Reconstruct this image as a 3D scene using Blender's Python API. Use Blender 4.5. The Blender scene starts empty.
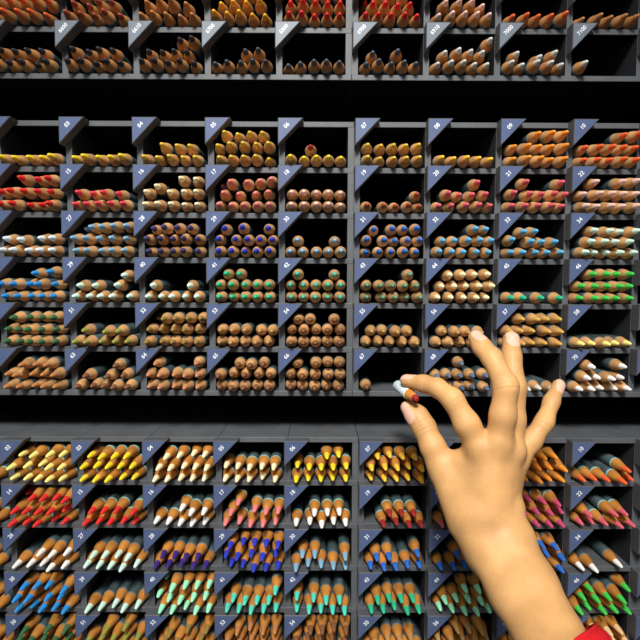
import bpy, bmesh, math, random
import numpy as np
from mathutils import Vector, Matrix
from mathutils.bvhtree import BVHTree

rnd = random.Random(7)
scene = bpy.context.scene
COL = scene.collection

# ------------------------------------------------------------------ camera
CAM = np.array([0.0, -0.3654, 1.45])
FPX = 500.0
PITCH, YAW, ROLL = 0.05776, 0.00224, 0.0039


def cam_axes():
    cp, sp, cy, sy = math.cos(PITCH), math.sin(PITCH), math.cos(YAW), math.sin(YAW)
    f = np.array([sy * cp, cy * cp, -sp])
    r = np.array([cy, -sy, 0.0])
    u = np.cross(r, f)
    r2 = math.cos(ROLL) * r + math.sin(ROLL) * u
    u2 = -math.sin(ROLL) * r + math.cos(ROLL) * u
    return r2, u2, f


RX, UX, FX = cam_axes()
cam_data = bpy.data.cameras.new('camera')
cam_data.sensor_fit = 'HORIZONTAL'
cam_data.sensor_width = 36.0
cam_data.lens = FPX / 640.0 * 36.0
cam_data.clip_start = 0.01
cam_ob = bpy.data.objects.new('camera', cam_data)
COL.objects.link(cam_ob)
M = Matrix.Identity(4)
for i in range(3):
    M[i][0], M[i][1], M[i][2], M[i][3] = RX[i], UX[i], -FX[i], CAM[i]
cam_ob.matrix_world = M
scene.camera = cam_ob


def at(px, py, h):
    """Point h millimetres in front of the shelf plane, as measured on the photograph; and metres per pixel there."""
    d = FX + RX * (px - 320) / FPX - UX * (py - 320) / FPX
    s = (-h / 1000.0 - CAM[1]) / d[1]
    return CAM + d * s, s / FPX


# ------------------------------------------------------------------ materials
def mat(name, color, rough=0.6, spec=0.3, sss=0.0, sss_col=None, noise=0.0, nscale=200.0, bump=0.0, bscale=400.0, metal=0.0):
    m = bpy.data.materials.new(name)
    m.use_nodes = True
    nt = m.node_tree
    b = nt.nodes['Principled BSDF']
    b.inputs['Base Color'].default_value = (*color, 1)
    b.inputs['Roughness'].default_value = rough
    b.inputs['Specular IOR Level'].default_value = spec
    b.inputs['Metallic'].default_value = metal
    if sss:
        b.inputs['Subsurface Weight'].default_value = sss
        b.inputs['Subsurface Radius'].default_value = (1.0, 0.35, 0.15)
        b.inputs['Subsurface Scale'].default_value = 0.004
    if noise or bump:
        geo = nt.nodes.new('ShaderNodeNewGeometry')
    if noise:
        n = nt.nodes.new('ShaderNodeTexNoise')
        n.inputs['Scale'].default_value = nscale
        n.inputs['Detail'].default_value = 3
        nt.links.new(geo.outputs['Position'], n.inputs['Vector'])
        r = nt.nodes.new('ShaderNodeValToRGB')
        r.color_ramp.elements[0].position = 0.3
        r.color_ramp.elements[1].position = 0.7
        r.color_ramp.elements[0].color = (*[max(0, c * (1 - noise)) for c in color], 1)
        r.color_ramp.elements[1].color = (*[min(1, c * (1 + noise)) for c in color], 1)
        nt.links.new(n.outputs['Fac'], r.inputs['Fac'])
        nt.links.new(r.outputs['Color'], b.inputs['Base Color'])
    if bump:
        n2 = nt.nodes.new('ShaderNodeTexNoise')
        n2.inputs['Scale'].default_value = bscale
        n2.inputs['Detail'].default_value = 4
        nt.links.new(geo.outputs['Position'], n2.inputs['Vector'])
        bp = nt.nodes.new('ShaderNodeBump')
        bp.inputs['Strength'].default_value = bump
        bp.inputs['Distance'].default_value = 0.0006
        nt.links.new(n2.outputs['Fac'], bp.inputs['Height'])
        nt.links.new(bp.outputs['Normal'], b.inputs['Normal'])
    return m


M_CASE = mat('charcoal_laminate', (0.10, 0.107, 0.117), 0.5, 0.35, noise=0.12, nscale=60, bump=0.15, bscale=900)
M_BACK = mat('black_board_and_shade', (0.004, 0.0045, 0.0055), 0.85, 0.05)
M_INNER_SHADE = mat('case_inner_shade', (0.032, 0.034, 0.038), 0.7, 0.15)
M_TAGBODY = mat('tag_plastic', (0.085, 0.09, 0.10), 0.5, 0.3)
M_TAGBLUE = mat('tag_blue_card', (0.08, 0.112, 0.225), 0.45, 0.35, noise=0.06, nscale=120)
M_TAGGREY = mat('tag_grey_card', (0.14, 0.17, 0.21), 0.45, 0.35, noise=0.06, nscale=120)
M_WHITE = mat('white_ink', (0.85, 0.87, 0.9), 0.6, 0.2)
M_WOOD = mat('cedar_wood', (0.48, 0.20, 0.04), 0.55, 0.25, noise=0.3, nscale=90, bump=0.25, bscale=1500)
M_WOODS = {'C': M_WOOD, 'B': mat('pale_cedar_wood', (0.52, 0.285, 0.115), 0.5, 0.35, noise=0.32, nscale=90, bump=0.25, bscale=1500),
           'A': mat('dark_cedar_wood', (0.44, 0.20, 0.065), 0.55, 0.25, noise=0.3, nscale=90, bump=0.25, bscale=1500)}   # three ranges of pencils
M_BARREL = mat('slate_lacquer', (0.075, 0.11, 0.118), 0.26, 0.6, noise=0.35, nscale=70)
M_COLLAR = mat('grey_lacquer_edge', (0.13, 0.17, 0.19), 0.4, 0.4)
M_AQUA = mat('aqua_lacquer_edge', (0.25, 0.55, 0.52), 0.4, 0.4)

# ------------------------------------------------------------------ helpers


def link_mesh(name, me, parent=None):
    o = bpy.data.objects.new(name, me)
    COL.objects.link(o)
    if parent is not None:
        o.parent = parent
    return o


def box(bm, x0, x1, y0, y1, z0, z1, bev=0.0, mi=0):
    vs = [bm.verts.new((x, y, z)) for x in (x0, x1) for y in (y0, y1) for z in (z0, z1)]
    fs = []
    for q in ((0, 1, 3, 2), (4, 6, 7, 5), (0, 4, 5, 1), (2, 3, 7, 6), (0, 2, 6, 4), (1, 5, 7, 3)):
        f = bm.faces.new([vs[i] for i in q])
        f.material_index = mi
        fs.append(f)
    bmesh.ops.recalc_face_normals(bm, faces=fs)
    if bev:
        es = list({e for f in fs for e in f.edges})
        bmesh.ops.bevel(bm, geom=es, offset=bev, segments=2, profile=0.5, affect='EDGES')


def bm_obj(name, bm, mats, parent=None, smooth=False):
    me = bpy.data.meshes.new(name)
    bm.to_mesh(me)
    bm.free()
    for m in mats:
        me.materials.append(m)
    if smooth:
        for p in me.polygons:
            p.use_smooth = True
    return link_mesh(name, me, parent)


def tag(o, label, cat=None, group=None, kind=None):
    o['label'] = label
    if cat:
        o['category'] = cat
    if group:
        o['group'] = group
    if kind:
        o['kind'] = kind
    return o


# ------------------------------------------------------------------ the room
bm = bmesh.new()
box(bm, -2.0, 2.0, 0.205, 0.305, 0.0, 2.75)
tag(bm_obj('wall_back', bm, [mat('wall_paint', (0.02, 0.021, 0.023), 0.9, 0.1, noise=0.1, nscale=8)]), 'dark back wall behind the display units', kind='structure')
bm = bmesh.new()
box(bm, -2.0, 2.0, -2.6, 0.305, -0.1, 0.0)
tag(bm_obj('floor', bm, [mat('floor_grey', (0.2, 0.19, 0.18), 0.6, 0.3, noise=0.15, nscale=5)]), 'grey shop floor', kind='structure')

# ------------------------------------------------------------------ display units
P = 0.051            # column pitch
GAP = 0.003157       # extra step between two units side by side
Q = 0.032446         # row pitch
T = 0.0039           # shelf thickness
W = 0.0043           # divider thickness
DEPTH = 0.182
TAG = 0.009          # how far a tag stands out
D = 0.0086           # pencil diameter
R = D / 2
# block: x of column 5, z of the top shelf (tag top), y of the shelf plane, rows
BLOCK = {
    'A': (0.02291, 1.45 + 0.18712 + 2 * Q, 0.0018, 3),
    'B': (0.02498, 1.45 + 0.12105, 0.0, 6),
    'C': (0.02952, 1.45 - 0.10731, -0.0035, 5),
}
TAGTEXT = {}
for c, s in zip(range(1, 9), ('6600', '6610', '6700', '6800', '6900', '6910', '7000', '7100')):
    TAGTEXT['A', 2, c] = s
for r in range(6):
    for c in range(1, 9):
        TAGTEXT['B', r, c] = '%02d' % (12 * r + c + 2)
for r in range(5):
    for c in range(0, 9):
        TAGTEXT['C', r, c] = '%02d' % (12 * r + c + 2)


def col_x(b, c):
    return BLOCK[b][0] + P * (c - 5) - (0.0 if c >= 5 else GAP)


def row_z(b, r):
    return BLOCK[b][1] - Q * r


text_cache = {}


def text_mesh(s, size):
    if (s, size) not in text_cache:
        cu = bpy.data.curves.new('number', 'FONT')
        cu.body = s
        cu.size = size
        cu.align_x = 'CENTER'
        cu.align_y = 'CENTER'
        cu.extrude = 0.00006
        cu.offset = 0.00006
        cu.resolution_u = 3
        o = bpy.data.objects.new('number', cu)
        COL.objects.link(o)
        dg = bpy.context.evaluated_depsgraph_get()
        me = bpy.data.meshes.new_from_object(o.evaluated_get(dg))
        bpy.data.objects.remove(o)
        me.name = 'number'
        me.materials.clear()
        me.materials.append(M_WHITE)
        text_cache[s, size] = me
    return text_cache[s, size]


def tag_mesh(front):
    w, h = 0.0177, 0.0186
    bm = bmesh.new()
    pts = [(0, 0), (w, 0), (0, -h)]
    f = [bm.verts.new((x, -TAG, z)) for x, z in pts]
    g = [bm.verts.new((x, -0.0002, z)) for x, z in pts]
    ff = bm.faces.new(f)
    bm.faces.new(g[::-1])
    for i in range(3):
        j = (i + 1) % 3
        bm.faces.new((f[i], g[i], g[j], f[j]))
    bmesh.ops.recalc_face_normals(bm, faces=bm.faces[:])
    bmesh.ops.bevel(bm, geom=list(ff.edges), offset=0.00035, segments=1, affect='EDGES')
    bm.faces.ensure_lookup_table()
    # the coloured card is an inset of the front face
    big = max((q for q in bm.faces if q.normal.y < -0.9), key=lambda q: q.calc_area())
    bmesh.ops.inset_region(bm, faces=[big], thickness=0.0004, depth=0.0)
    big.material_index = 1
    me = bpy.data.meshes.new('number_tag')
    bm.to_mesh(me)
    bm.free()
    me.materials.append(M_TAGBODY)
    me.materials.append(front)
    return me


TAG_B, TAG_A = tag_mesh(M_TAGBLUE), tag_mesh(M_TAGGREY)


def display_unit(b, first, label):
    x5, z0, y0, rows = BLOCK[b]
    root = bpy.data.objects.new('pencil_display_unit', None)
    COL.objects.link(root)
    cols = list(range(first, first + 5)) if first else list(range(-1, 5))
    xl = col_x(b, cols[0])
    xr = col_x(b, 5) - 0.0002 if first == 0 else xl + 5 * P + W
    zb = row_z(b, rows) - T
    root.location = ((xl + xr) / 2, y0 + DEPTH / 2, zb)
    tag(root, label, 'display unit', 'pencil display units')
    off = Vector(root.location)

    def add(name, bm, mats, **k):
        o = bm_obj(name, bm, mats, root, **k)
        o.matrix_parent_inverse = Matrix.Translation(-off)
        return o
    for r in range(rows + 1):
        bm = bmesh.new()
        z = row_z(b, r)
        if r == 0:   # the top is laid in one board per column
            cuts = [xl] + [col_x(b, c) + W / 2 for c in cols[1:]] + [xr]
            for xa, xc in zip(cuts, cuts[1:]):
                box(bm, xa + 0.0001, xc - 0.0001, y0, y0 + DEPTH, z - T, z, 0.0004)
        else:
            box(bm, xl, xr, y0, y0 + DEPTH, z - T, z, 0.0004)
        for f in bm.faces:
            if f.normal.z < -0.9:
                f.material_index = 1       # shade under the panel put into the colour as black
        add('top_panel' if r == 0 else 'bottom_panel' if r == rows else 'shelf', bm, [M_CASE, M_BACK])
    xs = [(col_x(b, c), col_x(b, c) + W) for c in cols] + [(xr - W, xr)]
    for i, (a, e) in enumerate(xs):
        bm = bmesh.new()
        side = i in (0, len(xs) - 1)
        yf = y0 + (0.0002 if side else 0.0008)
        for r in range(rows):
            box(bm, a, e, yf, y0 + DEPTH, row_z(b, r + 1) - 0.00005, row_z(b, r) - T + 0.00005, 0.0)
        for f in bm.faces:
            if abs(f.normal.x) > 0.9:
                f.material_index = 1  # side faces coloured darker to paint in the shade inside the cubbies
        add('side_panel' if side else 'divider', bm, [M_CASE, M_INNER_SHADE])
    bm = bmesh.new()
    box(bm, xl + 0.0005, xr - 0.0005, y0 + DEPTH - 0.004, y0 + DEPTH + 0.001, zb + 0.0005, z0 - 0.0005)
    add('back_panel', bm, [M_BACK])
    for r in range(rows):
        for c in cols:
            o = link_mesh('number_tag', TAG_A if b == 'A' else TAG_B, root)
            o.location = Vector((col_x(b, c), y0, row_z(b, r) - 0.0002)) - off
            s = TAGTEXT.get((b, r, c))
            if s:
                o['label'] = ('grey' if b == 'A' else 'blue') + ' triangular tag numbered ' + s
                n = link_mesh('number', text_mesh(s, 0.0038 if len(s) == 4 else 0.0040), o)
                n.location = (0.0061, -TAG - 0.00008, -0.0054)
                n.rotation_mode = 'QUATERNION'
                n.rotation_quaternion = (Matrix.Rotation(math.radians(-47), 3, 'Y') @ Matrix.Rotation(math.radians(90), 3, 'X')).to_quaternion()
                n['label'] = 'white printed number ' + s
    return root


UNIT = {}
UNIT['A', 0] = display_unit('A', 0, 'upper left charcoal pencil display unit with grey tags 6600 to 6800')
UNIT['A', 5] = display_unit('A', 5, 'upper right charcoal pencil display unit with grey tags 6900 to 7100')
UNIT['B', 0] = display_unit('B', 0, 'middle left charcoal pencil display unit with six rows of blue numbered tags')
UNIT['B', 5] = display_unit('B', 5, 'middle right charcoal pencil display unit with the nearly empty cubby 67')
UNIT['C', 0] = display_unit('C', 0, 'lower left charcoal pencil display unit, its pencils seen from above, top tags 02 to 06')
UNIT['C', 5] = display_unit('C', 5, 'lower right charcoal pencil display unit partly hidden behind the hand and forearm')

# dark filler boards between the units
for n, (za, zc) in enumerate(((row_z('B', 0) + 0.0005, row_z('A', 3) - T - 0.0005), (row_z('C', 0) + 0.0005, row_z('B', 6) - T - 0.0005))):
    bm = bmesh.new()
    box(bm, -0.45, 0.45, 0.084, 0.094, za, zc)
    tag(bm_obj('trim_%d' % (n + 1), bm, [M_BACK]), 'dark recessed board in the gap between ' + ('upper and middle', 'middle and lower')[n] + ' display units', kind='structure')

# black boards added on both sides to block light spilling past the units
for n, (xa, xc) in enumerate(((-0.303, -0.289), (0.287, 0.301))):
    bm = bmesh.new()
    box(bm, xa, xc, 0.0, 0.204, 1.2, 1.9)
    tag(bm_obj('trim_%d' % (n + 3), bm, [M_BACK]), 'added black light-blocking board on the %s of the display units' % ('left', 'right')[n], kind='structure')

# ------------------------------------------------------------------ pencils
LEAD = {  # base colours of the leads
    'yellow': (0.88, 0.66, 0.03), 'pale yellow': (0.93, 0.82, 0.24), 'gold': (0.72, 0.48, 0.06), 'cream': (0.92, 0.8, 0.5),
    'orange yellow': (0.93, 0.55, 0.05), 'orange': (0.85, 0.30, 0.03), 'orange red': (0.8, 0.13, 0.035), 'red': (0.72, 0.035, 0.03),
    'rose red': (0.72, 0.06, 0.09), 'pink': (0.82, 0.22, 0.22), 'pale pink': (0.85, 0.55, 0.47), 'dark red': (0.33, 0.025, 0.025),
    'magenta': (0.55, 0.07, 0.16), 'crimson pink': (0.68, 0.12, 0.15), 'white': (0.9, 0.88, 0.84), 'bluish white': (0.72, 0.84, 0.9),
    'light blue': (0.22, 0.42, 0.58), 'sky blue': (0.12, 0.42, 0.68), 'violet grey': (0.07, 0.055, 0.16), 'violet': (0.045, 0.025, 0.2),
    'deep blue': (0.03, 0.05, 0.5), 'blue': (0.03, 0.15, 0.55), 'bright blue': (0.03, 0.28, 0.68), 'mint white': (0.62, 0.87, 0.74),
    'mint': (0.36, 0.93, 0.58), 'turquoise': (0.08, 0.66, 0.50), 'emerald': (0.03, 0.48, 0.25), 'sea green': (0.08, 0.42, 0.30),
    'grey green': (0.15, 0.28, 0.17), 'bright green': (0.06, 0.56, 0.08), 'dark green': (0.05, 0.15, 0.06), 'olive': (0.30, 0.30, 0.06),
    'olive brown': (0.28, 0.19, 0.05), 'tan': (0.45, 0.26, 0.09), 'brown': (0.22, 0.095, 0.045), 'ochre': (0.62, 0.36, 0.08),
    'sienna': (0.48, 0.20, 0.07), 'salmon brown': (0.52, 0.22, 0.11), 'red brown': (0.34, 0.07, 0.04), 'grey blue': (0.12, 0.16, 0.24),
    'charcoal': (0.035, 0.035, 0.042), 'dark grey': (0.06, 0.07, 0.085), 'slate': (0.08, 0.1, 0.13), 'pale grey': (0.62, 0.62, 0.58),
    'peach': (0.85, 0.55, 0.28), 'amber': (0.9, 0.42, 0.03), 'pale tan': (0.7, 0.5, 0.27),
}
# cubby contents: lead colour, then the slots of each layer from the bottom (0 = against the left divider, 8 = against the right)
ROWS = {
    ('A', 1): ['orange red;02468/13579/0246', 'red brown;02468/1357/24', 'sienna;02468/1357/', 'amber;02468/1357/246', 'red;02468/13579/2468', 'red;02468/1357/0246', 'pale pink;02468/1357', 'orange red;02468', 'sienna;02468'],
    ('A', 2): ['charcoal;02468/1357', 'charcoal;02468/1357', 'charcoal;02468/1357/68', 'dark grey;02468/57', 'slate;02468', 'slate;02468/15', 'pale grey;02468/1357/8', 'pale grey;02468/157', 'pale grey;0'],
    ('B', 0): ['yellow;02579', 'yellow;02468', 'gold;02468/357', 'gold;02468/02468/1357', 'yellow;02468/3', 'gold;02468/02468', 'orange yellow;02468', 'orange;02468/02468/468', 'orange red;02468/02468/68'],
    ('B', 1): ['red;02468/02468/468', 'rose red;02468/1357', 'cream;02468/0468/268', 'pink;02468/1368/02578', 'pale pink;02468/01357', 'red brown;03579/8', 'crimson pink;02468/1357/6', 'crimson pink;02468/03578/28', 'pale pink;02468/02468/268'],
    ('B', 2): ['bluish white;02468/1368', 'light blue;02468/02468/13578', 'violet grey;02468/02468/1357', 'deep blue;02468/03579/148', 'light blue;02468/17', 'blue;02468/03579/1468', 'sky blue;02468/13579/68', 'sky blue;02468/0357/24', 'mint white;02468/1357/2468'],
    ('B', 3): ['bright blue;02468/02468/58', 'mint white;02469/137/8', 'mint white;02468/17', 'emerald;02468/02468/13', 'sea green;02468/02468/17', 'grey green;03579/02468/7', 'cream;02468/13579/2468', 'emerald;0258', 'bright green;02468/02468/2468'],
    ('B', 4): ['dark green;02468/02468/2468', 'olive;02468/157', 'olive brown;02468/02468/13579', 'tan;02468/02478', 'brown;02468/02468/137', 'tan;02468/1357', 'tan;02468/1357', 'ochre;02468/02468/2468', 'pale yellow;02468'],
    ('B', 5): ['sienna;02468/2468/0357', 'brown;02468/157/6', 'salmon brown;02468/02468/18', 'brown;02468/02468/357', 'brown;02468/02468/1468', 'brown;0', 'grey blue;02468/02468/4', 'pale grey;357', 'white;02468/1357/27'],
    ('C', 0): ['pale yellow;02468/02468/1368', 'yellow;02468/02468/1357', 'cream;02468/13579/2468', 'cream;02468/02468', 'yellow;02468/02468/57', 'orange yellow;02468/02468/1357', 'orange;02468/02468', 'orange;02468/02468/1357', 'orange red;02468/7'],
    ('C', 1): ['red;02468/02468/13579', 'red;02468/1358', 'white;02468/468', 'pink;02468/1579/2', 'white;02468/357', 'dark red;2468/357', 'crimson pink;02468/1357', 'magenta;02468/02468/1357', 'crimson pink;02468/157'],
    ('C', 2): ['white;02468/468', 'mint white;02468/1357', 'violet;02468/1357', 'deep blue;13579/02468/13579', 'light blue;02468/138', 'blue;02468/138', 'blue;02468/36', 'blue;02468/02468/1357', 'white;027'],
    ('C', 3): ['bright blue;02468/0257/1358', 'mint white;02468', 'mint;13579/02468/13579', 'turquoise;02468/1357/8', 'turquoise;02468/0357', 'emerald;02468/1357', 'mint;02468/13579/468', 'grey green;024', 'bright green;02468/1357/28'],
    ('C', 4): ['dark green;02468/02468/158', 'olive;02468/02468/36', 'olive brown;02468/1357/258', 'sienna;02468/02468/2468', 'brown;02468/02468/13579', 'tan;02468/1357', 'tan;02468/02468/357', 'ochre;02468', 'peach;02468/02468/1357'],
}
BLOCKWORD = {'A': 'upper', 'B': 'middle', 'C': 'lower'}
ORD = ['', 'first', 'second', 'third', 'fourth', 'fifth', 'sixth']


class Pencil:
    pass


pencils = []
STEP = 0.51 * D
for (b, r), specs in ROWS.items():
    cells = list(enumerate(specs))
    if b == 'C':   # the column cut by the left edge of the picture
        cells.append((-1, specs[0].split(';')[0] + ';02468/1357'))
    for c, spec in cells:
        colour, layers = spec.split(';')
        x0, x1 = col_x(b, c) + W, (col_x(b, c + 1) if c != 4 else col_x(b, 5) - 0.0002 - W)
        zf = row_z(b, r + 1)
        lo, hi = x0 + R + 0.0001, x1 - R - 0.0001
        placed = []
        lays = [l for l in layers.split('/') if l]
        for li, l in enumerate(lays):
            xs = [lo + 0.0003 + int(ch) * STEP + rnd.uniform(-0.1, 0.1) * D for ch in l]
            xs = [min(max(x, lo), hi) for x in xs]
            for i in range(1, len(xs)):
                xs[i] = max(xs[i], xs[i - 1] + D * 1.004)
            lim = hi
            for i in range(len(xs) - 1, -1, -1):
                xs[i] = min(xs[i], lim)
                lim = xs[i] - D * 1.004
            lay = []
            for i, x in enumerate(xs):
                x = max(x, lo)
                z = zf + R + 0.0001
                for q in placed:
                    dx = abs(q.x - x)
                    if dx < D:
                        z = max(z, q.z + math.sqrt(D * D - dx * dx) + 0.00005)
                p = Pencil()
                p.b, p.r, p.c, p.layer, p.i, p.n, p.nl = b, r, c, li, i, len(xs), len(lays)
                p.x, p.z, p.colour = x, z, colour
                p.y = BLOCK[b][2] + (0.0045 if b == 'C' else 0.0) + rnd.uniform(-0.003, 0.003) + (0.003 if rnd.random() < 0.15 else 0)
                p.len = 0.150 + rnd.uniform(-0.012, 0.012)
                lay.append(p)
            placed += lay
        kept = [p for p in placed if p.z + R < row_z(b, r) - T]   # none may stand above the shelf overhead
        used = sorted({p.layer for p in kept})
        for li in used:
            lay = sorted((p for p in kept if p.layer == li), key=lambda p: p.x)
            for i, p in enumerate(lay):
                p.layer, p.i, p.n, p.nl = used.index(li), i, len(lay), len(used)
                pencils.append(p)
# what lies behind a tag is pushed back until its tip clears it
for p in pencils:
    dx, dz = p.x - col_x(p.b, p.c), p.z - row_z(p.b, p.r)
    w_, h_ = 0.0177, 0.0188
    if (dx / w_ - dz / h_ - 1) / math.hypot(1 / w_, 1 / h_) < R * 0.95:
        p.y = BLOCK[p.b][2] + {'A': 0.0115, 'B': 0.0135, 'C': 0.0178}[p.b] + rnd.uniform(0.0004, 0.003)
# odd ones out seen in the photograph
for p in pencils:
    if (p.b, p.r, p.c) == ('B', 0, 4) and p.layer == 1:
        p.colour = 'dark red'
    if (p.b, p.r, p.c) == ('B', 5, 5):
        p.len, p.y = 0.06, p.y + 0.004
    if (p.b, p.r) == ('C', 3) and p.c == 1:
        p.y += 0.002
    p.collar = M_AQUA if p.b == 'C' and p.r <= 1 else M_COLLAR

CONES = {'A': (0.0115, 0.0050), 'B': (0.0135, 0.0060), 'C': (0.0178, 0.0082)}   # sharpened length, lead length of the three ranges
LEADR = 0.00215


def ring_mesh(prof, seg, cap0, cap1):
    """prof: (y, radius) rings from front to back."""
    v, f = [], []
    for y, rad in prof:
        for k in range(seg):
            a = 2 * math.pi * (k + 0.5) / seg
            v.append((rad * math.cos(a), y, rad * math.sin(a)))
    for i in range(len(prof) - 1):
        for k in range(seg):
            k2 = (k + 1) % seg
            f.append((i * seg + k, (i + 1) * seg + k, (i + 1) * seg + k2, i * seg + k2))
    if cap0:
        f.append(tuple(range(seg)))
    if cap1:
        f.append(tuple((len(prof) - 1) * seg + k for k in reversed(range(seg))))
    return v, f


SEG = 14


def lead_prof(b):
    c, l = CONES[b]
    return [(-c, 0.0003), (-c + 0.0003, 0.0008), (-c + 0.0011, 0.00115), (-c + l * 0.6, 0.00180), (-c + l, LEADR)]


def wood_prof(b):
    c, l = CONES[b]
    s = c - l
    return [(-s - 0.0003, LEADR - 0.0001), (-s, LEADR + 0.00005), (-s * 0.66, 0.00295), (-s * 0.33, 0.00370), (-s * 0.1, 0.00408), (-0.0002, R - 0.00012)]


def barrel_prof(ln):
    return [(-0.0004, R - 0.0003), (0.0, R - 0.00002), (0.0013, R - 0.00002), (0.0016, R), (ln - 0.0005, R), (ln, R - 0.0004)]


lead_mats = {}


def lead_mat(cn):
    if cn not in lead_mats:
        lead_mats[cn] = mat(cn.replace(' ', '_') + '_lead', LEAD[cn], 0.6, 0.25, noise=0.08, nscale=300)
    return lead_mats[cn]


# which pencils show largest from the front: rays over the picture against all of them
vv, ff, owner = [], [], []
for i, p in enumerate(pencils):
    v, f = ring_mesh([(-CONES[p.b][0], 0.0009), (0, R), (p.len, R)], 8, True, True)
    n = len(vv)
    vv += [(x + p.x, y + p.y, z + p.z) for x, y, z in v]
    ff += [tuple(n + k for k in q) for q in f]
    owner += [i] * len(f)


def solid(x0, x1, y0, y1, z0, z1):
    n = len(vv)
    vv.extend([(x, y, z) for x in (x0, x1) for y in (y0, y1) for z in (z0, z1)])
    for q in ((0, 1, 3, 2), (4, 6, 7, 5), (0, 4, 5, 1), (2, 3, 7, 6), (0, 2, 6, 4), (1, 5, 7, 3)):
        ff.append(tuple(n + k for k in q))
        owner.append(-1)


for b in BLOCK:
    y0 = BLOCK[b][2]
    for r in range(BLOCK[b][3] + 1):
        solid(-0.4, 0.4, y0, y0 + DEPTH, row_z(b, r) - T, row_z(b, r))
    for c in range(-1, 10):
        solid(col_x(b, c), col_x(b, c) + W, y0, y0 + DEPTH, row_z(b, BLOCK[b][3]), row_z(b, 0))
# the hand and forearm, roughly, hide what lies behind them
for poly in (((431, 478), (462, 550), (511, 637), (582, 631), (528, 534), (515, 503), (530, 455), (470, 430)), ((470, 440), (492, 385), (470, 335), (515, 332), (525, 400), (524, 450))):
    n = len(vv)
    vv.extend([tuple(at(x, y, 80)[0]) for x, y in poly])
    ff.append(tuple(n + k for k in range(len(poly))))
    owner.append(-1)
bvh = BVHTree.FromPolygons(vv, ff)
count = [0] * len(pencils)
S = 2
o = Vector(CAM)
for py in range(1, 640, S):
    for px in range(1, 640, S):
        d = FX + RX * (px - 320) / FPX - UX * (py - 320) / FPX
        hit = bvh.ray_cast(o, Vector(d), 2.0)
        if hit[2] is not None and owner[hit[2]] >= 0:
            count[owner[hit[2]]] += 1
order = sorted(range(len(pencils)), key=lambda i: (-count[i], i))
chosen = set(order[:300])
shown = sum(1 for k in count if k)
print('pencils', len(pencils), 'in view', shown, 'area of 300th', count[order[299]])

# prototypes
proto_lead = None


def part_mesh(name, prof, mats, c0, c1, mat_of=None):
    v, f = ring_mesh(prof, 20, c0, c1)
    me = bpy.data.meshes.new(name)
    me.from_pydata(v, [], f)
    for m in mats:
        me.materials.append(m)
    for i, pl in enumerate(me.polygons):
        pl.use_smooth = len(pl.vertices) == 4
        if mat_of:
            pl.material_index = mat_of(i)
    me.update()
    return me


WOOD_ME = {b: part_mesh('sharpened_wood', wood_prof(b), [M_WOODS[b]], False, False) for b in CONES}
lead_me = {}
barrel_me = {}


def get_lead(b, cn):
    if (b, cn) not in lead_me:
        lead_me[b, cn] = part_mesh('lead', lead_prof(b), [lead_mat(cn)], True, False)
    return lead_me[b, cn]


def get_barrel(ln, collar):
    k = (round(ln / 0.004), collar.name)
    if k not in barrel_me:
        barrel_me[k] = part_mesh('barrel', barrel_prof(k[0] * 0.004), [M_BARREL, collar], False, True, lambda i: 1 if i < 40 else 0)
    return barrel_me[k]


def layer_word(p):
    if p.nl == 1:
        return 'single'
    if p.layer == 0:
        return 'bottom'
    if p.layer == p.nl - 1:
        return 'top'
    return 'middle'


def pencil_label(p):
    s = TAGTEXT.get((p.b, p.r, p.c))
    where = ('%s cubby tagged %s' % (BLOCKWORD[p.b], s)) if s else None
    if where is None:
        if p.b == 'A' and p.r == 1:
            where = 'cubby above tag %s' % TAGTEXT['A', 2, p.c] if p.c else 'leftmost cubby of the topmost row'
        else:
            where = 'leftmost cubby left of %s tag %s' % (BLOCKWORD[p.b], TAGTEXT[p.b, p.r, p.c + 1])
    if p.n == 1:
        pos = 'lone one'
    else:
        pos = ORD[p.i + 1] + ' from left'
    return '%s pencil, %s in %s layer, %s' % (p.colour, pos, layer_word(p), where)


proto = None
for i in order[:300]:
    p = pencils[i]
    if proto is None:
        proto = bpy.data.objects.new('colored_pencil', None)
        proto.empty_display_size = 0.01
        COL.objects.link(proto)
        kids = [link_mesh('barrel', get_barrel(p.len, p.collar), proto), link_mesh('sharpened_wood', WOOD_ME[p.b], proto), link_mesh('lead', get_lead(p.b, p.colour), proto)]
        root, ch = proto, kids
    else:
        root = proto.copy()
        COL.objects.link(root)
        ch = []
        for k in kids:
            q = k.copy()
            COL.objects.link(q)
            q.parent = root
            ch.append(q)
        ch[0].data = get_barrel(p.len, p.collar)
        ch[1].data = WOOD_ME[p.b]
        ch[2].data = get_lead(p.b, p.colour)
    root.location = (p.x, p.y, p.z)
    root.rotation_euler = (0, rnd.uniform(0, 6.28), 0)
    tag(root, pencil_label(p), 'pencil', 'coloured pencils in the cubbies')
    ch[2]['label'] = p.colour + ' pencil lead'

# all remaining pencils as one mass
vv, ff, mi, sm = [], [], [], []
mass_mats = [M_BARREL, M_COLLAR, M_AQUA, M_WOODS['A'], M_WOODS['B'], M_WOODS['C']]
mass_idx = {}
for i in range(len(pencils)):
    if i in chosen:
        continue
    p = pencils[i]
    if p.colour not in mass_idx:
        mass_idx[p.colour] = len(mass_mats)
        mass_mats.append(lead_mat(p.colour))
    a0 = rnd.uniform(0, 6.28)
    ca, sa = math.cos(a0), math.sin(a0)
    cm = 2 if p.collar is M_AQUA else 1
    for prof, c0, c1, fn in ((lead_prof(p.b), True, False, lambda k: mass_idx[p.colour]), (wood_prof(p.b), False, False, lambda k: 'ABC'.index(p.b) + 3), (barrel_prof(p.len), False, True, lambda k: cm if k < 2 * SEG else 0)):
        v, f = ring_mesh(prof, SEG, c0, c1)
        n = len(vv)
        vv += [(x * ca - z * sa + p.x, y + p.y, x * sa + z * ca + p.z) for x, y, z in v]
        for k, q in enumerate(f):
            ff.append(tuple(n + j for j in q))
            mi.append(fn(k))
            sm.append(len(q) == 4)
me = bpy.data.meshes.new('stacked_pencils')
me.from_pydata(vv, [], ff)
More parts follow.
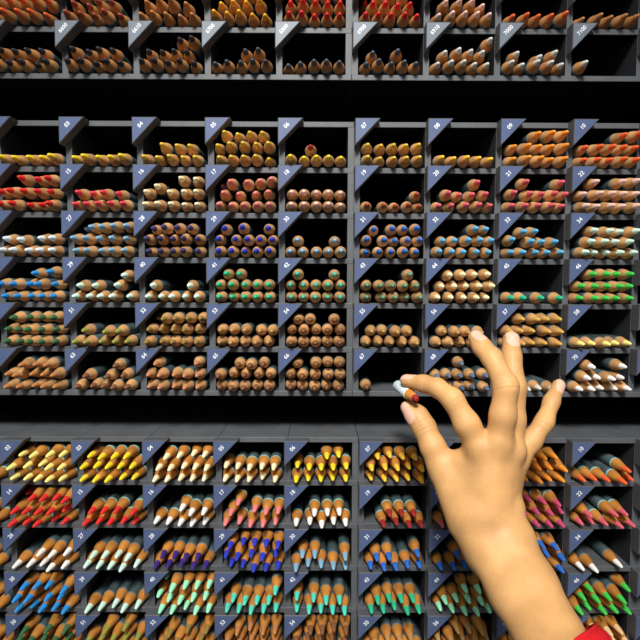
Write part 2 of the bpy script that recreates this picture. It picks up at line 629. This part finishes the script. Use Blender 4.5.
for m in mass_mats:
    me.materials.append(m)
me.polygons.foreach_set('material_index', mi)
me.polygons.foreach_set('use_smooth', sm)
me.update()
tag(link_mesh('stacked_pencils', me), 'rest of the coloured pencils stacked tips forward in the numbered cubbies', 'pencils', 'coloured pencils in the cubbies', 'stuff')

# ------------------------------------------------------------------ the hand and forearm
VOX = 0.0009


def J(px, py, h, r):
    w, s = at(px, py, h)
    return (*w, r * s)


PALM = [  # pairs of joints: photograph x, y, millimetres in front of the shelves, radius in photograph pixels
    [(480, 449, 76, 13.5), (482, 515, 82, 19)],
    [(497, 446, 79, 13.5), (489, 515, 84, 20)],
    [(510, 450, 76, 12.5), (496, 515, 82, 18)],
    [(517, 462, 71, 10.5), (500, 508, 78, 16)],
    [(441, 466, 64, 13), (466, 522, 78, 19)],
    [(462, 464, 70, 12), (476, 518, 80, 20)],
    [(455, 480, 68, 14), (474, 515, 80, 18)],
    [(476, 516, 80, 22), (489, 550, 85, 24.5)],
    [(498, 513, 79, 18), (509, 538, 85, 23.5)],
    [(487, 545, 87, 23.5), (514, 594, 110, 23)],
    [(506, 536, 87, 24), (532, 584, 110, 23)],
    [(514, 594, 110, 23), (542, 643, 134, 24.5)],
    [(532, 584, 110, 23), (558, 632, 134, 24.5)],
    [(550, 638, 134, 28), (590, 707, 168, 36)],
]
FINGERS = {
    'thumb': [(444, 470, 65, 14), (433, 447, 61, 12.2), (424, 427, 55, 11.2), (417, 416, 51, 10.6), (408.5, 407.5, 47.5, 7.6)],
    'index': [(482, 452, 76, 13.5), (467, 424, 76, 12.3), (452.5, 399, 72, 10.4), (437, 387.5, 64, 9.0), (424, 383.8, 57, 8.3), (406.5, 380.8, 49, 6.3)],
    'middle': [(498, 448, 79, 14), (503, 415, 82, 12.5), (506, 386, 80, 11.8), (492, 358, 68, 9.8), (482, 347, 61, 8.9), (475.5, 337.5, 55, 7.4)],
    'ring': [(511, 450, 76, 12.5), (513, 420, 72, 11.5), (514.5, 387, 69, 10.9), (511.5, 357, 59, 9.2), (511, 340, 53, 8.4)],
    'little': [(517, 458, 71, 11.5), (531, 441, 69, 9.8), (544.5, 422, 67, 8.6), (551.5, 402, 61, 7.4), (558.5, 385.5, 55, 6.3)],
}
BUMPS = [(480, 449, 79, 10.0), (497, 444, 81, 10.0), (513, 451, 77, 9.0), (516, 507, 84, 8.0)]
allj = [J(*j) for s in PALM for j in s] + [J(*j) for f in FINGERS.values() for j in f]
lo = np.min([[a - j[3] for a in j[:3]] for j in allj], 0) - 0.006
hi = np.max([[a + j[3] for a in j[:3]] for j in allj], 0) + 0.006
dims = np.ceil((hi - lo) / VOX).astype(int) + 1
AX = [lo[i] + VOX * np.arange(dims[i]) for i in range(3)]
BIG = 0.03


def blank():
    return np.full(tuple(dims), BIG, np.float32)


def smin(a, b, k):
    h = np.maximum(k - np.abs(a - b), 0) / k
    return np.minimum(a, b) - h * h * k * 0.25


def add_cone(F, a, b, k):
    a, b = np.array(a), np.array(b)
    mg = max(a[3], b[3]) + 0.012
    s = []
    for i in range(3):
        l, u = min(a[i], b[i]) - mg, max(a[i], b[i]) + mg
        i0 = int(max(0, (l - lo[i]) / VOX))
        i1 = int(min(dims[i], (u - lo[i]) / VOX + 2))
        s.append(slice(i0, i1))
    X, Y, Z = np.meshgrid(AX[0][s[0]] - a[0], AX[1][s[1]] - a[1], AX[2][s[2]] - a[2], indexing='ij', sparse=True)
    ab = b[:3] - a[:3]
    L = max(float(ab @ ab), 1e-12)
    t = np.clip((X * ab[0] + Y * ab[1] + Z * ab[2]) / L, 0, 1)
    d = np.sqrt((X - t * ab[0]) ** 2 + (Y - t * ab[1]) ** 2 + (Z - t * ab[2]) ** 2) - (a[3] + (b[3] - a[3]) * t)
    sl = tuple(s)
    F[sl] = smin(F[sl], d.astype(np.float32), k)


palm = blank()
for a, b in PALM:
    add_cone(palm, J(*a), J(*b), 0.006)
fing = blank()
for name, js in FINGERS.items():
    F = blank()
    for a, b in zip(js, js[1:]):
        add_cone(F, J(*a), J(*b), 0.0035)
    fing = smin(fing, F, 0.0008)
F = smin(palm, fing, 0.0045)
for q in BUMPS:
    add_cone(F, J(*q), J(*q), 0.005)
# extensor tendons fanning over the back of the hand, and the web of the thumb
for a, b in (((481, 446, 81, 4), (489, 520, 90, 3)), ((497, 442, 84, 4), (492, 520, 91, 3)), ((511, 448, 80, 4), (496, 520, 90, 3))):
    add_cone(F, J(*a), J(*b), 0.004)
add_cone(F, J(450, 470, 66, 8), J(470, 455, 70, 8), 0.008)


def surface_nets(F):
    """Vertices and quads of the zero surface of F."""
    nx, ny, nz = F.shape
    inside = F < 0
    corners = [(i, j, k) for i in (0, 1) for j in (0, 1) for k in (0, 1)]
    sub = lambda A, c: A[c[0]:nx - 1 + c[0], c[1]:ny - 1 + c[1], c[2]:nz - 1 + c[2]]
    cnt = sum(sub(inside, c).astype(np.int8) for c in corners)
    act = (cnt > 0) & (cnt < 8)
    idx = np.argwhere(act)
    vid = np.full(act.shape, -1, np.int64)
    vid[act] = np.arange(len(idx))
    acc = np.zeros((len(idx), 3))
    num = np.zeros(len(idx))
    val = {c: F[idx[:, 0] + c[0], idx[:, 1] + c[1], idx[:, 2] + c[2]].astype(float) for c in corners}
    for c in corners:
        for ax in range(3):
            if c[ax]:
                continue
            e = list(c)
            e[ax] = 1
            a, b = val[c], val[tuple(e)]
            m = (a < 0) != (b < 0)
            t = np.where(m, a / np.where(m, a - b, 1), 0)
            pnt = np.tile(np.array(c, float), (len(idx), 1))
            pnt[:, ax] += t
            acc[m] += pnt[m]
            num[m] += 1
    verts = (idx + acc / num[:, None]) * VOX + lo
    quads = []
    for ax in range(3):
        a1, a2 = [(1, 2), (2, 0), (0, 1)][ax]
        s0 = [slice(1, n - 1) for n in F.shape]
        s1 = list(s0)
        s0[ax] = slice(0, F.shape[ax] - 1)
        s1[ax] = slice(1, F.shape[ax])
        A, B = inside[tuple(s0)], inside[tuple(s1)]
        for flip, m in ((False, A & ~B), (True, ~A & B)):
            p = np.argwhere(m)
            if not len(p):
                continue
            off = np.ones(3, int)
            off[ax] = 0
            p = p + off
            q = []
            for d1, d2 in ((-1, -1), (0, -1), (0, 0), (-1, 0)):
                c = p.copy()
                c[:, a1] += d1
                c[:, a2] += d2
                q.append(vid[c[:, 0], c[:, 1], c[:, 2]])
            q = np.stack(q, 1)
            quads.append(q[:, ::-1] if flip else q)
    return verts, np.concatenate(quads)


V, QD = surface_nets(F)
# a little smoothing
e = np.concatenate([QD[:, [0, 1]], QD[:, [1, 2]], QD[:, [2, 3]], QD[:, [3, 0]]])
for _ in range(3):
    s = np.zeros_like(V)
    n = np.zeros(len(V))
    np.add.at(s, e[:, 0], V[e[:, 1]])
    np.add.at(n, e[:, 0], 1)
    V = V * 0.5 + 0.5 * s / n[:, None]
fn = np.cross(V[QD[:, 2]] - V[QD[:, 0]], V[QD[:, 3]] - V[QD[:, 1]])
fn /= np.linalg.norm(fn, axis=1)[:, None] + 1e-12
vn = np.zeros_like(V)
for k in range(4):
    np.add.at(vn, QD[:, k], fn)
vn /= np.linalg.norm(vn, axis=1)[:, None] + 1e-12


def nail(centre, back, normal_px, half_len, half_wid):
    """Nail frame: centre and a point further back on the finger (photograph x, y, mm), the way it faces (right, up, towards the camera)."""
    c = np.array(at(*centre)[0])
    bk = np.array(at(*back)[0])
    s = at(*centre)[1]
    n = np.array([normal_px[0], -normal_px[2], normal_px[1]], float)
    u = c - bk
    u /= np.linalg.norm(u)
    n -= u * (n @ u)
    n /= np.linalg.norm(n)
    w = np.cross(u, n)
    return c, u, w, n, half_len * s, half_wid * s


NAILS = [
    nail((409.5, 410.5, 49), (417, 416, 51), (-0.75, -0.15, 0.75), 9.5, 7.0),
    nail((408, 380, 49.5), (424, 383.8, 57), (0.0, 0.85, 0.5), 8.5, 5.0),
    nail((477.5, 340.5, 57), (482, 347, 61), (0.1, 0.5, 0.85), 9, 5.8),
    nail((511, 340.5, 54), (511.5, 357, 59), (0.15, 0.5, 0.85), 9.5, 6.6),
    nail((558, 386.5, 56), (551.5, 402, 61), (0.45, 0.4, 0.8), 8, 4.8),
]
fc = V[QD].mean(1)
mi = np.zeros(len(QD), np.int32)
for c, u, w, n, a, b in NAILS:
    def frac(Pn, Nn):
        d = Pn - c
        q = (np.abs(d @ u) / a) ** 3 + (np.abs(d @ w) / b) ** 3
        return np.where((Nn @ n > 0.15) & (np.linalg.norm(d, axis=1) < 2.2 * a), q, 9.0)
    qf = frac(fc, fn)
    mi[qf < 1.0] = 1
    qv = frac(V, vn)
    V = V + vn * (np.clip(1.25 - qv, 0, 0.25) * 4 * 0.00030)[:, None]

# creases across the backs of the finger joints
for a, m, b, dep in ((FINGERS['thumb'][3], FINGERS['thumb'][2], FINGERS['thumb'][1], 1.0), (FINGERS['index'][3], FINGERS['index'][2], FINGERS['index'][1], 0.8),
                     (FINGERS['index'][5], FINGERS['index'][4], FINGERS['index'][3], 0.8), (FINGERS['middle'][3], FINGERS['middle'][2], FINGERS['middle'][1], 1.0),
                     (FINGERS['middle'][4], FINGERS['middle'][3], FINGERS['middle'][2], 0.7), (FINGERS['ring'][4], FINGERS['ring'][3], FINGERS['ring'][2], 0.7),
                     (FINGERS['little'][3], FINGERS['little'][2], FINGERS['little'][1], 1.0), (FINGERS['little'][4], FINGERS['little'][3], FINGERS['little'][2], 0.7)):
    pa, pm, pb = (np.array(J(*q)) for q in (a, m, b))
    u = (pa - pb)[:3]
    u /= np.linalg.norm(u)
    d = V - pm[:3]
    near = np.linalg.norm(d, axis=1) < pm[3] * 1.35
    t = d @ u
    g = sum(np.exp(-((t - o_) / 0.0006) ** 2) for o_ in (-0.0023, 0.0, 0.0022))
    V = V - vn * (near * g * 0.00032 * dep * np.clip(-vn[:, 1] + 0.2, 0, 1))[:, None]

M_SKIN = mat('skin', (0.61, 0.335, 0.132), 0.5, 0.35, sss=0.08, noise=0.14, nscale=60, bump=0.3, bscale=900)
M_NAIL = mat('fingernail', (0.80, 0.46, 0.34), 0.28, 0.5, sss=0.1)
me = bpy.data.meshes.new('person')
me.vertices.add(len(V))
me.vertices.foreach_set('co', V.ravel())
me.loops.add(QD.size)
me.loops.foreach_set('vertex_index', QD.ravel().astype(np.int32))
me.polygons.add(len(QD))
me.polygons.foreach_set('loop_start', np.arange(0, QD.size, 4, dtype=np.int32))
me.polygons.foreach_set('material_index', mi)
me.polygons.foreach_set('use_smooth', np.ones(len(QD), bool))
me.materials.append(M_SKIN)
me.materials.append(M_NAIL)
me.update(calc_edges=True)
me.validate()
person = link_mesh('person', me)
tag(person, "person's bare hand and forearm in a red sleeve, pinching a short pencil", 'person')

# sleeve: a cloth tube around the forearm, from the cuff out of the picture to above the elbow
c0, s0_ = at(556.5, 645, 135)
a0 = np.array([0.51, -0.80, -0.86])
a0 /= np.linalg.norm(a0)
up = np.array([0.35, -0.75, 0.45])
up /= np.linalg.norm(up)
el = c0 + a0 * 0.17
pts = [(*c0, 46 * s0_), (*(c0 + a0 * 0.006), 47.5 * s0_), (*(c0 + a0 * 0.05), 0.0235), (*(c0 + a0 * 0.11), 0.028), (*el, 0.034), (*(el + up * 0.04), 0.036), (*(el + up * 0.10), 0.039)]
cen = [np.array(q[:3]) for q in pts]
rad = [q[3] for q in pts]
vv, ff = [], []
SEGS = 48
rings = []
fine = []
for i in range(len(pts) - 1):
    for t in np.linspace(0, 1, 6, endpoint=(i == len(pts) - 2)):
        fine.append((cen[i] * (1 - t) + cen[i + 1] * t, rad[i] * (1 - t) + rad[i + 1] * t))
for _ in range(6):
    fine = [fine[0]] + [((fine[i - 1][0] + fine[i][0] * 2 + fine[i + 1][0]) / 4, (fine[i - 1][1] + fine[i][1] * 2 + fine[i + 1][1]) / 4) for i in range(1, len(fine) - 1)] + [fine[-1]]
seq = [(fine[2][0], fine[2][1] - 0.0030, 0), (fine[0][0], fine[0][1] - 0.0030, 0), (fine[0][0], fine[0][1] - 0.0006, 0)] + [(c, r_, 1) for c, r_ in fine]
ref = np.array([0.0, -1.0, 0.0])
for i, (c, r_, wr) in enumerate(seq):
    k = min(max(i - 3, 0), len(fine) - 2)
    ax = fine[k + 1][0] - fine[k][0]
    ax = ax / np.linalg.norm(ax)
    s1 = np.cross(ax, ref)
    s1 /= np.linalg.norm(s1)
    s2 = np.cross(s1, ax)
    for j in range(SEGS):
        a = 2 * math.pi * j / SEGS
        w_ = 1 + wr * 0.03 * math.sin(3 * a + i * 0.55) * min(1, k / 4) + wr * 0.02 * math.sin(i * 1.1 + 2 * a)
        q = c + (s1 * math.cos(a) + s2 * math.sin(a) * 0.95) * r_ * w_
        vv.append(tuple(q))
nr = len(seq)
for i in range(nr - 1):
    for j in range(SEGS):
        j2 = (j + 1) % SEGS
        ff.append((i * SEGS + j, i * SEGS + j2, (i + 1) * SEGS + j2, (i + 1) * SEGS + j))
ff.append(tuple((nr - 1) * SEGS + j for j in range(SEGS)))
me = bpy.data.meshes.new('sleeve')
me.from_pydata(vv, [], ff)
me.materials.append(mat('red_cotton', (0.55, 0.012, 0.016), 0.85, 0.15, noise=0.15, nscale=250, bump=0.5, bscale=1400))
for p in me.polygons:
    p.use_smooth = True
bm = bmesh.new()
bm.from_mesh(me)
bmesh.ops.recalc_face_normals(bm, faces=bm.faces[:])
bm.to_mesh(me)
bm.free()
sl = link_mesh('sleeve', me, person)
sl['label'] = 'red sleeve cuff'

# ------------------------------------------------------------------ the pencil stub in the fingers
tip = np.array(at(418.5, 400.5, 62)[0])
end = np.array(at(397.5, 385.5, 37)[0])
axis = tip - end
L = float(np.linalg.norm(axis))
axis /= L
stub = bpy.data.objects.new('pencil_stub', None)
COL.objects.link(stub)
base = tip - axis * 0.0125
stub.location = base
stub.rotation_mode = 'QUATERNION'
stub.rotation_quaternion = Vector((0, -1, 0)).rotation_difference(Vector(axis))
tag(stub, 'short pale blue pencil stub with red lead pinched between thumb and index finger', 'pencil')
sr = 0.0038
bl = L - 0.0125
ME = part_mesh('barrel', [(-0.0005, sr - 0.0002), (0.0, sr), (bl - 0.0004, sr), (bl, sr - 0.0004)], [mat('pale_blue_lacquer', (0.64, 0.77, 0.82), 0.35, 0.5)], False, True)
link_mesh('barrel', ME, stub)
ME = part_mesh('paint_ring', [(-0.0011, sr - 0.0003), (-0.0009, sr + 0.00008), (0.0008, sr + 0.00012), (0.001, sr - 0.0002)], [mat('cream_paint', (0.85, 0.82, 0.7), 0.5, 0.3)], True, True)
link_mesh('paint_ring', ME, stub)
ME = part_mesh('sharpened_wood', [(-0.0075, 0.0022), (-0.006, 0.0026), (-0.003, 0.0034), (-0.0009, sr - 0.0002)], [M_WOOD], True, False)
link_mesh('sharpened_wood', ME, stub)
ME = part_mesh('lead', [(-0.0112, 0.0010), (-0.0106, 0.0016), (-0.0073, 0.0022)], [mat('maroon_red_lead', (0.30, 0.016, 0.013), 0.5, 0.3)], True, False)
link_mesh('lead', ME, stub)

# ------------------------------------------------------------------ light


def area(name, loc, target, sx, sy, power, color):
    l = bpy.data.lights.new(name, 'AREA')
    l.shape = 'RECTANGLE'
    l.size, l.size_y, l.energy, l.color = sx, sy, power, color
    ob = bpy.data.objects.new(name, l)
    COL.objects.link(ob)
    ob.location = loc
    ob.rotation_euler = (Vector(target) - Vector(loc)).to_track_quat('-Z', 'Y').to_euler()
    return ob


area('ceiling_lamp', (-0.2, -1.2, 2.6), (0, 0, 1.4), 1.2, 0.6, 9, (1.0, 0.98, 0.95))
sp = bpy.data.lights.new('track_spot', 'SPOT')
sp.energy, sp.spot_size, sp.spot_blend, sp.shadow_soft_size, sp.color = 45, math.radians(52), 1.0, 0.10, (1.0, 0.96, 0.9)
so = bpy.data.objects.new('track_spot', sp)
COL.objects.link(so)
so.location = (-0.06, -0.78, 2.12)
so.rotation_euler = (Vector((0.0, 0, 1.36)) - so.location).to_track_quat('-Z', 'Y').to_euler()
w = bpy.data.worlds.new('shop')
scene.world = w
w.use_nodes = True
w.node_tree.nodes['Background'].inputs['Color'].default_value = (0.85, 0.93, 1.0, 1)
w.node_tree.nodes['Background'].inputs['Strength'].default_value = 0.12

vs = scene.view_settings
vs.view_transform = 'Standard'
vs.look = 'None'
vs.exposure = 0.42
vs.gamma = 1.0
vs.use_curve_mapping = False
